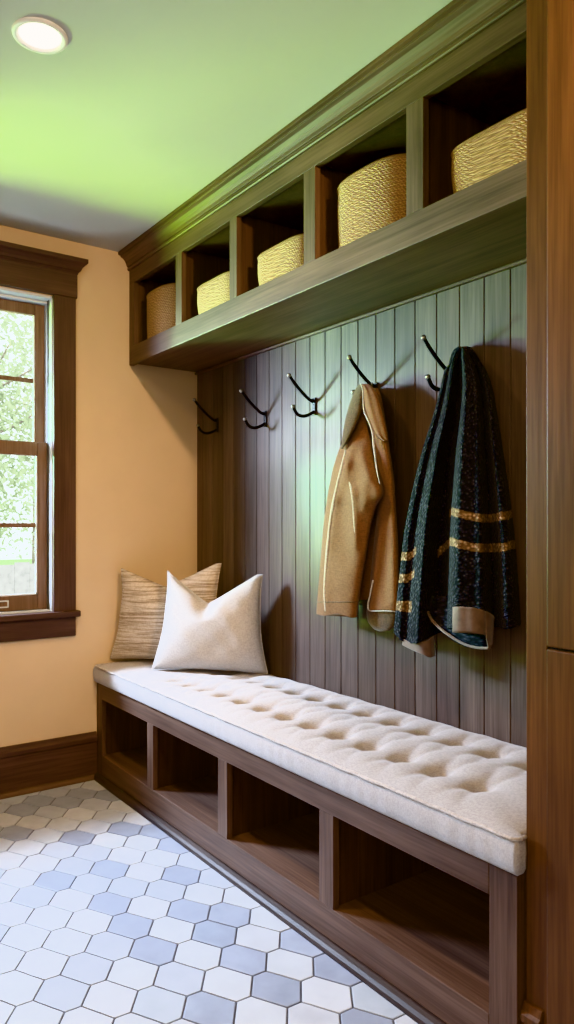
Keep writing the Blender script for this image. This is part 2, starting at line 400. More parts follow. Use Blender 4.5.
build('stool', boxes((-0.02, 0.042, yc0 - 0.016, yc1 + 0.016, WZ0 - 0.026, WZ0 + 0.001)), W_TRIM_Y, win, bevel=0.005, seg=3)
build('apron', boxes((0, 0.020, yc0, yc1, 0.662, WZ0 - 0.026)), W_TRIM_Y, win, bevel=0.003)
# jamb liners
build('jamb_liner', boxes((-0.15, -0.002, WY1 - 0.010, WY1 + 0.001, WZ0, WZ1), (-0.15, -0.052, WY1 - 0.0135, WY1 - 0.008, WZ0, WZ1)), M_VINYL, win, bevel=0.001)
build('jamb_liner', boxes((-0.15, -0.002, WY0 - 0.001, WY0 + 0.010, WZ0, WZ1), (-0.15, -0.052, WY0 + 0.008, WY0 + 0.0135, WZ0, WZ1)), M_VINYL, win, bevel=0.001)
build('jamb_track', boxes((-0.050, -0.044, WY1 - 0.0135, WY1 - 0.008, WZ0, WZ1), (-0.036, -0.030, WY1 - 0.0135, WY1 - 0.008, WZ0, WZ1)), M_TRACK, win)
build('head_liner', boxes((-0.15, -0.002, WY0, WY1, WZ1 - 0.010, WZ1 + 0.001), (-0.15, -0.052, WY0, WY1, WZ1 - 0.022, WZ1 - 0.010)), M_VINYL, win, bevel=0.001)
build('sill_liner', boxes((-0.15, -0.018, WY0, WY1, WZ0 - 0.010, WZ0 + 0.008)), M_VINYL, win, bevel=0.002)
ya, yb = WY0 + 0.014, WY1 - 0.014
def sash(name, x0, x1, z0, z1, bot, top, st=0.042):
    s = build(name, boxes((x0, x1, yb - st, yb, z0, z1), (x0, x1, ya, ya + st, z0, z1), (x0, x1, ya + st, yb - st, z0, z0 + bot), (x0, x1, ya + st, yb - st, z1 - top, z1)), W_SASH, win, bevel=0.003)
    zm = (z0 + bot + z1 - top) / 2
    ym = (ya + yb) / 2
    build('muntin', boxes((x0 + 0.008, x1 - 0.008, ya + st, yb - st, zm - 0.010, zm + 0.010), (x0 + 0.0085, x1 - 0.0085, ym - 0.008, ym + 0.008, z0 + bot, z1 - top)), W_SASH, s, bevel=0.002)
    xm = (x0 + x1) / 2
    build('glass_pane', boxes((xm - 0.002, xm + 0.002, ya + st - 0.004, yb - st + 0.004, z0 + bot - 0.004, z1 - top + 0.004)), M_GLASS, s)
    # pale glazing bead round the daylight opening
    g = 0.006
    build('glazing_bead', boxes((xm + 0.002, x1 - 0.004, yb - st - g, yb - st, z0 + bot, z1 - top), (xm + 0.002, x1 - 0.004, ya + st, ya + st + g, z0 + bot, z1 - top),
          (xm + 0.002, x1 - 0.004, ya + st, yb - st, z0 + bot, z0 + bot + g)), M_VINYL, s)
    return s
us = sash('upper_sash', -0.118, -0.086, 1.475, 2.153, 0.040, 0.050)
ls = sash('lower_sash', -0.082, -0.050, 0.784, 1.530, 0.066, 0.062)
# finger lift on the bottom rail
pyv = -0.905
bm = boxes((-0.050, -0.044, pyv - 0.055, pyv + 0.002, 0.800, 0.806), (-0.050, -0.044, pyv - 0.055, pyv + 0.002, 0.826, 0.832), (-0.050, -0.044, pyv - 0.004, pyv + 0.002, 0.800, 0.832), (-0.050, -0.044, pyv - 0.055, pyv - 0.049, 0.800, 0.832))
build('sash_lift', bm, M_VINYL, ls, bevel=0.002)

# ------------------------------------------------------------------ upper cubby cabinet
UX1 = 2.314
uc = empty('cubby_cabinet', (1.157, -0.18, 1.915), 'dark walnut wall cabinet with five open cubbies above the hooks', 'cabinet')
UF = -0.364
ops = [(0.056, 0.475), (0.529, 0.910), (0.960, 1.368), (1.428, 1.830), (1.893, 2.270)]
Z0, Z1, ZT = 2.000, 2.295, 2.368
xs = [0.002] + [v for o in ops for v in o] + [UX1]
build('bottom_rail', boxes((xs[0], xs[-1], UF, UF + 0.022, 1.914, Z0)), W_X, uc, bevel=0.002)
build('top_rail', boxes((xs[0], xs[-1], UF, UF + 0.022, Z1, ZT + 0.03)), W_X, uc, bevel=0.0015)
for k in range(0, len(xs), 2):
    build('stile', boxes((xs[k], xs[k + 1], UF + 0.0003, UF + 0.022, Z0, Z1)), W_Z, uc, bevel=0.001)
build('bottom_panel', boxes((xs[0], xs[-1], UF + 0.022, -0.001, 1.926, 1.944)), W_X, uc)
build('shelf_board', boxes((xs[0], xs[-1], UF + 0.022, -0.001, 1.982, Z0 - 0.001)), W_X, uc)
build('top_board', boxes((xs[0], xs[-1], UF + 0.022, -0.001, Z1 + 0.02, Z1 + 0.036)), W_DARK, uc)
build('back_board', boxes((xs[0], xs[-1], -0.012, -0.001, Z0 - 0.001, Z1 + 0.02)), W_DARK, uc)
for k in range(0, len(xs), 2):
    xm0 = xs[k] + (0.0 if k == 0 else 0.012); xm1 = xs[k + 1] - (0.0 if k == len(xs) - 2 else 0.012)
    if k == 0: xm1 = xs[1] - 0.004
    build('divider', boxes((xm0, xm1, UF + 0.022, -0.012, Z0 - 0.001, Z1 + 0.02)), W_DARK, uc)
bm = bmesh.new()
yf = UF
prism_profile(bm, [(yf + 0.01, 2.360), (yf - 0.007, 2.360), (yf - 0.010, 2.364), (yf - 0.010, 2.371), (yf - 0.006, 2.373), (yf - 0.006, 2.376), (yf - 0.013, 2.378), (yf - 0.016, 2.390), (yf - 0.022, 2.402), (yf - 0.032, 2.412), (yf - 0.044, 2.418), (yf - 0.044, 2.4235), (yf - 0.056, 2.4265), (yf - 0.056, CEIL - 0.001), (yf + 0.01, CEIL - 0.001)], 'x', 0.002, UX1)
build('crown_molding', bm, W_X, uc, bevel=0.0012)
bm = bmesh.new()
prism_profile(bm, [(-0.001, 1.912), (-0.014, 1.912), (-0.014, 1.920), (-0.008, 1.926), (-0.001, 1.926)], 'x', 0.002, UX1)
build('scribe_molding', bm, W_X, uc)

# ------------------------------------------------------------------ storage bench
be = empty('storage_bench', (1.155, -0.26, 0.0), 'long dark walnut storage bench with four open cubbies below a cushion', 'bench')
BF = -0.524
bo = [(0.062, 0.538), (0.594, 1.096), (1.157, 1.651), (1.713, 2.238)]
bx = [0.002] + [v for o in bo for v in o] + [2.310]
BZ0, BZ1, BT = 0.113, 0.368, 0.437
build('bottom_rail', boxes((bx[1], bx[-2], BF, BF + 0.022, 0.026, BZ0)), W_X, be, bevel=0.002)
build('top_rail', boxes((bx[1], bx[-2], BF, BF + 0.022, BZ1, BT)), W_X, be, bevel=0.002)
for k in range(0, len(bx), 2):
    build('stile', boxes((bx[k], bx[k + 1], BF + 0.0003, BF + 0.022, BZ0 if 0 < k < 8 else 0.026, BZ1 if 0 < k < 8 else BT)), W_Z, be, bevel=0.001)
build('seat_board', boxes((bx[0], bx[-1], BF + 0.022, -0.001, BT - 0.02, BT)), W_X, be)
build('floor_board', boxes((bx[0] , bx[-1], BF + 0.022, -0.001, BZ0 - 0.02, BZ0 - 0.001)), W_X, be)
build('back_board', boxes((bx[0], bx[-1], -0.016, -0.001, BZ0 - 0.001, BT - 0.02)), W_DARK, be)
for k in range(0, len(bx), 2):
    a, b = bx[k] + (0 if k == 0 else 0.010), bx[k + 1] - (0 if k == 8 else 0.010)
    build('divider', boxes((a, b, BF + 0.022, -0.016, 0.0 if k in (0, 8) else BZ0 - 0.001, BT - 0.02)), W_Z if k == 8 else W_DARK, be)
bm = bmesh.new()
prism_profile(bm, [(BF + 0.012, 0.0), (BF - 0.024, 0.0), (BF - 0.026, 0.006), (BF - 0.024, 0.014), (BF - 0.017, 0.021), (BF - 0.006, 0.025), (BF + 0.012, 0.025)], 'x', 0.002, 2.312)
build('shoe_molding', bm, mat_wood('shoe_wood', 'x', (0.035, 0.024, 0.020), (0.07, 0.05, 0.042), rough=0.5), be, smooth=False)

# ------------------------------------------------------------------ tufted cushion
def make_cushion():
    x0, x1, y0, y1 = 0.012, 2.306, -0.535, -0.004
    zb, zt = 0.439, 0.517
    tufts = [(2.105 - 0.1305 * k, -0.388) for k in range(13)] + [(1.967 + 0.13 - 0.1290 * k, -0.165) for k in range(13)]
    nx, ny = 300, 84
    bm = bmesh.new()
    def hgt(x, y):
        e = min(x - x0, x1 - x, y - y0, y1 - y)
        cx = min(x - x0, x1 - x); cy = min(y - y0, y1 - y)
        crown = (0.010 + 0.022 * max(0, min(1, (x - 0.45) / 0.5))) * (1 - math.exp(-cx / 0.05)) * (1 - math.exp(-cy / 0.05))
        z = zt + crown
        for tx, ty in tufts:
            dx, dy = x - tx, y - ty
            if abs(dx) > 0.13 or abs(dy) > 0.2: continue
            r2 = dx * dx + dy * dy
            z -= 0.018 * math.exp(-r2 / 0.028 ** 2) + 0.015 * math.exp(-r2 / 0.055 ** 2)
            # soft diagonal pleats from each tuft
            for sx, sy in ((0.065, 0.217), (-0.065, 0.217), (0.065, -0.217), (-0.065, -0.217)):
                l = math.hypot(sx, sy); t = (dx * sx + dy * sy) / l; s = (dx * sy - dy * sx) / l
                if 0 < t < 0.16: z -= 0.0065 * math.exp(-(s / 0.013) ** 2) * (1 - t / 0.16)
        return z + 0.0016 * math.sin(x * 37 + y * 11) * math.sin(y * 41 + x * 7)
    def xb(x, y):   # the right end swells a little over the face of the tall cabinet
        if y < -0.506: return x + 0.012 * max(0, (x - 2.25) / 0.056)
        return x
    V = [[None] * (ny + 1) for _ in range(nx + 1)]
    for i in range(nx + 1):
        for j in range(ny + 1):
            x = x0 + (x1 - x0) * i / nx; y = y0 + (y1 - y0) * j / ny
            V[i][j] = bm.verts.new((xb(x, y), y, hgt(x, y)))
    for i in range(nx):
        for j in range(ny): bm.faces.new((V[i][j], V[i + 1][j], V[i + 1][j + 1], V[i][j + 1]))
    per = [V[i][0] for i in range(nx + 1)] + [V[nx][j] for j in range(1, ny + 1)] + [V[i][ny] for i in range(nx - 1, -1, -1)] + [V[0][j] for j in range(ny - 1, 0, -1)]
    prof = [(0.007, 0.85), (0.010, 0.6), (0.009, 0.35), (0.005, 0.12), (-0.006, 0.0)]
    prev = per; n = len(per)
    cxm, cym = (x0 + x1) / 2, (y0 + y1) / 2
    for out, f in prof:
        ring = []
        for k, v in enumerate(per):
            x, y = v.co.x, v.co.y
            wob = 0.0006 * math.sin(x * 90 + 3 * math.sin(x * 17)) * (1 if f > 0 else 0)
            oy = -(out + wob) if y <= y0 + 1e-6 else (0)
            ox = out * 0.5 if x >= x1 - 1e-6 and y < -0.506 else 0
            ring.append(bm.verts.new((x + ox, y + oy, zb + (v.co.z - zb) * f)))
        for k in range(n): bm.faces.new((prev[k], ring[k], ring[(k + 1) % n], prev[(k + 1) % n]))
        prev = ring
    bm.faces.new(prev)
    bmesh.ops.recalc_face_normals(bm, faces=bm.faces)
    return bm, hgt
cbm, hgt = make_cushion()
cu = tag(build('bench_cushion', cbm, M_CUSH, None, smooth=True, origin=(1.15, -0.27, 0.438)), 'long oatmeal tufted seat cushion with piped edge on the bench', 'cushion')
bm = bmesh.new()
tube(bm, [(0.012, -0.05, 0.517), (0.011, -0.30, 0.517), (0.013, -0.530, 0.517), (0.03, -0.540, 0.517)] + [(0.03 + (2.308 - 0.03) * k / 60, -0.5415 - 0.0008 * math.sin(k * 1.7), 0.517 + 0.001 * math.sin(k * 2.3)) for k in range(1, 61)] + [(2.320, -0.533, 0.517), (2.320, -0.510, 0.517)], 0.0046, 8)
build('piping', bm, M_PIPE, cu, smooth=True)

# ------------------------------------------------------------------ pillows
def make_pillow(BL, BR, TR, TL, thick, nrm, chop=0.0, pin=0.05, seed=1):
    BL, BR, TR, TL = map(Vector, (BL, BR, TR, TL)); nrm = Vector(nrm).normalized()
    n = 56; bm = bmesh.new(); rnd = random.Random(seed)
    ph = [rnd.uniform(0, 6) for _ in range(6)]
    grids = []
    for side in (1, -1):
        G = []
        for i in range(n + 1):
            row = []
            for j in range(n + 1):
                u, v = i / n, j / n
                # pinch edges inwards between the corners
                pu = pin * 4 * v * (1 - v) * (0.5 - u) * 1.0
                pv = pin * 4 * u * (1 - u) * (0.5 - v) * 0.5
                uu, vv = u + pu, v + pv
                if chop:   # karate-chop dip in the top edge
                    w = math.exp(-((u - 0.46) / 0.30) ** 2) 
                    tri = max(0, 1 - abs(u - 0.46) / 0.48)
                    vv -= chop * tri * (v ** 2.2)
                p = BL * (1 - uu) * (1 - vv) + BR * uu * (1 - vv) + TR * uu * vv + TL * (1 - uu) * vv
                su, sv = 4 * u * (1 - u), 4 * v * (1 - v)
                t = thick * (su * sv) ** 0.42
                if chop:
                    t *= 1 - 0.75 * math.exp(-((u - 0.46) / 0.10) ** 2) * max(0, (v - 0.62) / 0.38)
                t *= 1 + 0.06 * math.sin(9 * u + ph[0]) * math.sin(7 * v + ph[1])
                wr = 0.004 * math.sin(26 * (u + 0.6 * v) + ph[2]) * math.exp(-((u - 0.9) / 0.2) ** 2) * su
                edge = min(u, 1 - u, v, 1 - v)
                fl = 0.006 * math.sin(18 * u + ph[3]) * math.sin(15 * v + ph[4]) * (1 if edge < 1e-6 else 0.3)
                p = p + nrm * (side * t + fl + wr)
                row.append(p)
            G.append(row)
        grids.append(G)
    V0 = [[bm.verts.new(p) for p in r] for r in grids[0]]
    V1 = [[(V0[i][j] if i in (0, n) or j in (0, n) else bm.verts.new(grids[1][i][j])) for j in range(n + 1)] for i in range(n + 1)]
    for i in range(n):
        for j in range(n):
            bm.faces.new((V0[i][j], V0[i + 1][j], V0[i + 1][j + 1], V0[i][j + 1]))
            bm.faces.new((V1[i][j], V1[i][j + 1], V1[i + 1][j + 1], V1[i + 1][j]))
    bmesh.ops.recalc_face_normals(bm, faces=bm.faces)
    edge = [V0[i][0].co.copy() for i in range(n + 1)] + [V0[n][j].co.copy() for j in range(1, n + 1)] + [V0[i][n].co.copy() for i in range(n - 1, -1, -1)] + [V0[0][j].co.copy() for j in range(n - 1, 0, -1)]
    return bm, edge
bm, edge = make_pillow((0.318, -0.398, 0.534), (0.705, -0.050, 0.534), (0.715, -0.085, 0.952), (0.318, -0.320, 0.962), 0.088, (0.70, -0.71, 0.10), chop=0.30, pin=0.09, seed=2)
p1 = tag(build('throw_pillow', bm, M_PIL1, None, smooth=True, origin=(0.5, -0.23, 0.535)), 'plain cream linen pillow with a dented top at the front of the pair', 'pillow')
bm = bmesh.new(); tube(bm, edge, 0.0028, 6, closed=True); build('seam', bm, M_PIL1, p1, smooth=True)
bm, edge = make_pillow((0.012, -0.462, 0.540), (0.40, -0.110, 0.540), (0.375, -0.082, 0.985), (0.058, -0.425, 0.962), 0.062, (0.70, -0.71, 0.10), chop=0.20, pin=0.09, seed=4)
p2 = tag(build('throw_pillow', bm, M_PIL2, None, smooth=True, origin=(0.2, -0.27, 0.535)), 'beige and brown striped woven pillow in the corner behind the cream one', 'pillow')
bm = bmesh.new(); tube(bm, edge, 0.0028, 6, closed=True); build('seam', bm, M_PIL2, p2, smooth=True)

# ------------------------------------------------------------------ baskets
def make_basket(cx, cy, z0, h, rx, ry, power, taper=0.06, bulge=0.03):
    """woven body with rounded plan (superellipse); open at the top with wall thickness"""
    n = 96; bm = bmesh.new(); uvl = bm.loops.layers.uv.new('UVMap')
    def pt(a, f):
        c, s = math.cos(a), math.sin(a); e = 2.0 / power
        return Vector((math.copysign(abs(c) ** e, c) * rx * f, math.copysign(abs(s) ** e, s) * ry * f))
    rows = []
    m = 30
    prof = [((1 - taper) * (0.97 if k == 0 else 1) + taper * k / m + bulge * math.sin(PI * k / m), h * k / m) for k in range(m + 1)]
    inner = [(f - 0.055, z) for f, z in prof[::-1] if z > 0.03]
    full = [(0.02, 0.0)] + prof + [(prof[-1][0] - 0.027, h + 0.004)] + inner + [(0.02, 0.03)]
    per = 0; vv = 0; last = None
    R = []
    for f, z in full:
        ring = []
        for k in range(n):
            a = 2 * PI * k / n; p = pt(a, f)
            lump = 0.0015 * math.sin(k * 5.1 + z * 300)
            ring.append(bm.verts.new((cx + p.x, cy + p.y, z0 + z + (lump if z > 0.02 else 0))))
        R.append((ring, f, z))
    L_ = 2 * PI * math.sqrt((rx * rx + ry * ry) / 2)
    acc = 0
    for i in range(len(R) - 1):
        A, fa, za = R[i]; B, fb, zb = R[i + 1]
        st = math.hypot((fb - fa) * rx, zb - za)
        for k in range(n):
            k2 = (k + 1) % n
            f = bm.faces.new((A[k], A[k2], B[k2], B[k]))
            for l, (u, v) in zip(f.loops, ((k, acc), (k + 1, acc), (k + 1, acc + st), (k, acc + st))): l[uvl].uv = (u / n * L_, v)
        acc += st
    bm.faces.new(R[0][0][::-1]); bm.faces.new(R[-1][0])
    bmesh.ops.recalc_face_normals(bm, faces=bm.faces)
    rim = []
    for k in range(64):
        a = 2 * PI * k / 64; p = pt(a, prof[-1][0] - 0.02); rim.append((cx + p.x, cy + p.y, z0 + h + 0.002))
    return bm, rim
def basket(cx, cy, h, rx, ry, power, label, **kw):
    bm, rim = make_basket(cx, cy, Z0, h, rx, ry, power, **kw)
    o = tag(build('woven_basket', bm, M_STRAW, None, smooth=True, origin=(cx, cy, Z0)), label, 'basket', 'seagrass baskets in the wall cubbies')
    b = bmesh.new(); uvl = b.loops.layers.uv.new('UVMap'); tube(b, rim, 0.0065, 8, closed=True)
    for i, f in enumerate(b.faces):
        for l, (u, v) in zip(f.loops, ((0, 0), (0, 0.02), (0.03, 0.02), (0.03, 0))): l[uvl].uv = (u + 0.03 * (i // 8), v + 0.01 * (i % 8))
    build('rim', b, M_STRAW, o, smooth=True)
basket(0.226, -0.205, 0.212, 0.166, 0.138, 2.9, 'tall round woven basket in the cubby next to the window wall', taper=0.02, bulge=0.01)
basket(0.716, -0.190, 0.128, 0.165, 0.140, 5.0, 'low rectangular woven basket in the second cubby from the window wall')
basket(1.164, -0.190, 0.126, 0.160, 0.140, 5.0, 'low rectangular woven basket in the middle cubby of the five')
basket(1.612, -0.200, 0.210, 0.176, 0.140, 2.8, 'tall round woven basket in the second cubby from the tall cabinet', taper=0.03, bulge=0.015)
basket(2.086, -0.190, 0.133, 0.160, 0.140, 5.0, 'low rectangular woven basket in the cubby touching the tall cabinet')

# ------------------------------------------------------------------ coat hooks
def copy_tree(o, parent=None):
    c = o.copy(); C.objects.link(c)
    if parent is not None: c.parent = parent
    for ch in list(o.children): copy_tree(ch, c)
    return c
def make_hook(label):
    h = empty('coat_hook', (0, 0, 1.64), label, 'coat hook', 'black double coat hooks on the beadboard')
    z = 1.64
    build('mounting_plate', boxes((-0.011, 0.011, -0.007, 0.0, z - 0.036, z + 0.034)), M_METAL, h, bevel=0.003, seg=3)
    bm = bmesh.new()
    tube(bm, cr([(0, -0.005, z + 0.020), (0, -0.028, z + 0.024), (0, -0.070, z + 0.054), (0, -0.104, z + 0.084), (0, -0.124, z + 0.106)], 22), [0.0078] * 4 + [0.0064] * 14 + [0.0058] * 4, 12)
    ua = build('upper_arm', bm, M_METAL, h, smooth=True)
    bm = bmesh.new(); ball(bm, (0, -0.126, z + 0.108), 0.0088); build('tip', bm, M_TIP, ua, smooth=True)
    bm = bmesh.new()
    tube(bm, cr([(0, -0.005, z - 0.022), (0, -0.030, z - 0.036), (0, -0.062, z - 0.045), (0, -0.090, z - 0.036), (0, -0.106, z - 0.014)], 22), 0.0064, 12)
    la = build('lower_arm', bm, M_METAL, h, smooth=True)
    bm = bmesh.new(); ball(bm, (0, -0.107, z - 0.011), 0.0084); build('tip', bm, M_TIP, la, smooth=True)
    for dz in (-0.008, 0.006):
        bm = bmesh.new(); disc(bm, (0, -0.007, z + dz), 0.0038, (0, -1, 0), 0.0018, 12); build('screw', bm, M_METAL, h)
    return h
HOOKS = [(0.204, 1.640, 'empty black double coat hook nearest the window wall'),
         (0.615, 1.622, 'second black double coat hook from the window wall, left empty'),
         (0.962, 1.630, 'empty black double coat hook next to the tan jacket'),
         (1.318, 1.634, 'black double coat hook holding the tan jacket'),
         (1.668, 1.630, 'black double coat hook holding the dark knit blanket')]
proto = make_hook(HOOKS[0][2])
for i, (x, z, lab) in enumerate(HOOKS):
    o = proto if i == 0 else copy_tree(proto)
    o.location = (x, -0.0005, z); o['label'] = lab

# ------------------------------------------------------------------ cloth lofts
def loft(levels, n=72, m=6, cap0=True, cap1=True, stripe=None, uvs=False):
    """levels: lists of equally many 3D control points (closed loops), top to bottom"""
    rings = [cr(l, n, closed=True) for l in levels]
    K = len(rings); tot = (K - 1) * m + 1
    cols = [cr([rings[k][i] for k in range(K)], tot) for i in range(n)]
    bm = bmesh.new(); uvl = bm.loops.layers.uv.new('UVMap'); sl = bm.loops.layers.color.new('stripe') if stripe else None
    V = [[bm.verts.new(cols[i][r]) for i in range(n)] for r in range(tot)]
    cu_ = [0.0]
    for i in range(n): cu_.append(cu_[-1] + (cols[(i + 1) % n][tot - 1] - cols[i][tot - 1]).length)
    vl = [0.0]
    for r in range(1, tot): vl.append(vl[-1] + (cols[n // 4][r] - cols[n // 4][r - 1]).length)
    for r in range(tot - 1):
        for i in range(n):
            j = (i + 1) % n
            f = bm.faces.new((V[r][i], V[r + 1][i], V[r + 1][j], V[r][j]))
            for l, (ii, rr) in zip(f.loops, ((i, r), (i, r + 1), (i + 1, r + 1), (i + 1, r))):
                l[uvl].uv = (cu_[ii], vl[rr])
                if stripe:
                    s = stripe(ii / n, rr / m); l[sl] = (s, s, s, 1)
    if cap0: bm.faces.new(V[0])
    if cap1: bm.faces.new(V[-1][::-1])
    bmesh.ops.recalc_face_normals(bm, faces=bm.faces)
    return bm
def ring(pxl, pxr, py, yc, hd, folds=(), k=20, dpy=None):
    """closed cloth section spanning pxl..pxr at height py, centred on depth yc; folds: (u, amp, width) ridges on the front"""
    out = []
    for i in range(k):
        a = PI - 2 * PI * i / k          # starts at the left end, runs over the front to the right, then back
        c, s = math.cos(a), math.sin(a)
        u = 0.5 + 0.5 * c
        px = pxl + (pxr - pxl) * u
        y = yc - hd * math.copysign(abs(s) ** 0.75, s)
        if s > 0:
            for fu, am, w in folds: y -= am * math.exp(-((u - fu) / w) ** 2) * s ** 0.5
        p = py + (dpy(u, s) if dpy else 0)
        out.append(at(px, p, y))
    return out

SEG = [((353, 440), (345, 466), 0.020, 4.5), ((345, 466), (334, 500), 0.022, 5.0), ((334, 500), (327, 545), 0.020, 5.0), ((327, 545), (324, 610), 0.016, 4.5),
       ((347, 480), (353, 495), 0.010, 4.0), ((353, 490), (356, 545), 0.012, 3.4), ((364, 486), (365, 506), 0.012, 4.0), ((372, 478), (383, 497), 0.016, 6.0),
       ((361, 450), (368, 478), 0.012, 4.0), ((340, 500), (346, 560), -0.010, 5.0), ((368, 508), (362, 545), -0.008, 4.0), ((333, 596), (352, 590), -0.004, 2.0), ((320, 470), (322, 600), 0.006, 3.0)]
def crease(px, py, segs=None):
    t = 0.0
    for (ax, ay), (bx_, by), am, w in (segs or SEG):
        dx, dy = bx_ - ax, by - ay; l2 = dx * dx + dy * dy
        q = max(0, min(1, ((px - ax) * dx + (py - ay) * dy) / l2))
        d = math.hypot(px - ax - q * dx, py - ay - q * dy); t += 0.5 * am * math.exp(-(d / (1.35 * w)) ** 2)
    return t
def cloth_tube(rows, segs, n=44, k=64, dpy=None, amp=1.0):
    """rows (py, pxl, pxr, yc, hd): resampled finely; creases raise or sink the front"""
    R_ = cr([(a, b, c) for a, b, c, d, e in rows], n); Q_ = cr([(d, e, 0) for a, b, c, d, e in rows], n); out = []
    for r, q in zip(R_, Q_):
        py, l, rr = r; yc, hd, _ = q; ringp = []
        for i in range(k):
            a = PI - 2 * PI * i / k; c, sn = math.cos(a), math.sin(a); px = l + (rr - l) * (0.5 + 0.5 * c)
            y = yc - hd * math.copysign(abs(sn) ** 0.75, sn)
            if sn > 0: y -= amp * crease(px, py, segs) * sn ** 0.5
            ringp.append(at(px, py + (dpy((0.5 + 0.5 * c), sn, py) if dpy else 0), y))
        out.append(ringp)
    return out
# ---- tan jacket on the fourth hook
jk = empty('hanging_jacket', at(365, 500, -0.06), 'tan wool hooded jacket hanging from a hook beside the dark knit blanket', 'jacket')
body = [(388, 363, 378, -0.044, 0.012), (400, 357, 382, -0.045, 0.018), (425, 349, 386, -0.046, 0.024), (455, 341, 390, -0.046, 0.026), (500, 333, 393, -0.046, 0.026), (545, 328, 394, -0.046, 0.026), (580, 325, 395, -0.046, 0.026), (597, 324, 395, -0.046, 0.024)]
BSEG = [((362, 400), (350, 440), 0.006, 4), ((350, 440), (336, 500), 0.010, 5), ((378, 400), (388, 460), 0.008, 5), ((388, 460), (395, 560), 0.008, 5)]
build('body', loft(cloth_tube(body, BSEG, n=36, dpy=(lambda u, sn, P: (-3 * math.sin(u * 9) if P > 590 else 0))), n=90, m=2), M_COAT, jk, smooth=True)
sl_rows = [(409, 358.5, 363, -0.092, 0.005, .3), (419, 353, 366, -0.094, 0.014, .3), (432, 346.5, 369, -0.098, 0.024, .3), (446, 340.5, 372, -0.106, 0.034, .35), (465, 334, 376, -0.114, 0.044, .4), (485, 329.5, 382.5, -0.118, 0.050, .45), (496, 327.5, 383.0, -0.120, 0.052, .5), (506, 326, 376.5, -0.120, 0.050, .5), (525, 323.5, 371, -0.120, 0.048, .45), (555, 321, 366, -0.120, 0.046, .4), (585, 318.5, 361, -0.120, 0.046, .35), (604, 317, 358.5, -0.120, 0.045, .3), (614, 316.5, 357, -0.120, 0.042, .3)]
def sdp(u, sn, P): return 0 + (2.5 * u + 1.5 * math.sin(u * 9) if P > 608 else 0)
sv = build('sleeve', loft(cloth_tube([q[:5] for q in sl_rows], SEG, dpy=sdp), n=120, m=2), M_COAT, jk, smooth=True)
bm = bmesh.new(); tube(bm, [Vector(p) for p in cr(cloth_tube([(600, 317.2, 359, -0.120, 0.0456), (602, 317, 358.7, -0.120, 0.0456), (604, 317, 358.5, -0.120, 0.0455)], SEG, n=3)[1], 90, True)], 0.0014, 6, closed=True)
build('cuff_seam', bm, M_COAT_D, sv, smooth=True)
fp = [(396, 366, 380, -0.088, 0.016), (415, 369, 384, -0.088, 0.020), (445, 372, 389, -0.086, 0.024), (480, 375, 394, -0.083, 0.028), (510, 377, 396, -0.080, 0.028), (540, 374, 398, -0.078, 0.029), (570, 371, 398.5, -0.076, 0.030), (595, 369, 398.5, -0.076, 0.031), (614, 367.5, 398, -0.076, 0.031)]
def hem(u, s): return (-4 if s > 0 else 9) * abs(s) ** 0.5 
FSEG = [((376, 440), (382, 480), 0.010, 4), ((384, 430), (392, 500), 0.010, 4), ((392, 500), (395, 600), 0.010, 5), ((380, 510), (378, 560), 0.008, 3.5), ((386, 500), (386, 600), -0.007, 4), ((374, 575), (371, 612), 0.010, 3.5)]
fo = build('front_panel', loft(cloth_tube(fp, FSEG, n=40, dpy=(lambda u, sn, P: hem(u, sn) * max(0, (P - 600) / 14))), n=90, m=2, cap1=False), M_COAT, jk, smooth=True, solid=0.004)
# turned-out lining loop at the hem
lin = [(600, 367.5, 397, -0.074, 0.022), (612, 366.5, 397.5, -0.075, 0.025), (622, 368, 396.5, -0.075, 0.024), (629, 374, 392, -0.075, 0.016), (631.5, 380, 388, -0.075, 0.007)]
build('hem_lining', loft([ring(l, r, py, yc, hd) for py, l, r, yc, hd in lin], n=48), M_COAT_D, jk, smooth=True)
# hood: two lobes, piping
lobeL = [(384.5, 359, 363, -0.098, 0.006), (390, 355, 363.5, -0.106, 0.013), (400, 351, 362.5, -0.114, 0.018), (412, 347.3, 361, -0.124, 0.020), (424, 344.5, 356.5, -0.136, 0.018), (435, 342.6, 351, -0.148, 0.014), (443, 341.3, 346.5, -0.154, 0.009), (449, 340.6, 342.6, -0.154, 0.003)]
hoodm = build('hood', loft([ring(l, r, py, yc, hd, dpy=(lambda u, s, P=py: 0)) for py, l, r, yc, hd in lobeL], n=40), M_COAT_D, jk, smooth=True)
hoodm['label'] = 'dark ribbed inner side of the hood'
lobeR = [(384, 360, 368, -0.098, 0.007), (388, 361, 373.5, -0.104, 0.015), (397, 362.5, 378.5, -0.110, 0.021), (408, 364.5, 382, -0.114, 0.024), (420, 368, 385, -0.116, 0.023), (430, 372, 387, -0.116, 0.019), (437, 377, 388, -0.115, 0.013), (441, 383, 388, -0.113, 0.005)]
build('hood', loft([ring(l, r, py, yc, hd, ((0.3, 0.006, 0.15),)) for py, l, r, yc, hd in lobeR], n=40), M_COAT, jk, smooth=True)
bm = bmesh.new(); tube(bm, cr([at(361, 384, -0.108), at(362.8, 390, -0.122), at(363.2, 402, -0.128), at(364.5, 412, -0.130), at(369, 422, -0.134), at(372.5, 433, -0.132), at(374.5, 450, -0.138), at(377, 470, -0.150), at(380, 484, -0.160)], 60), [0.0026] * 20 + [0.0034] * 20 + [0.005 - 0.0002 * k for k in range(20)], 8)
build('zipper_edge', bm, M_FLEECE, jk, smooth=True)
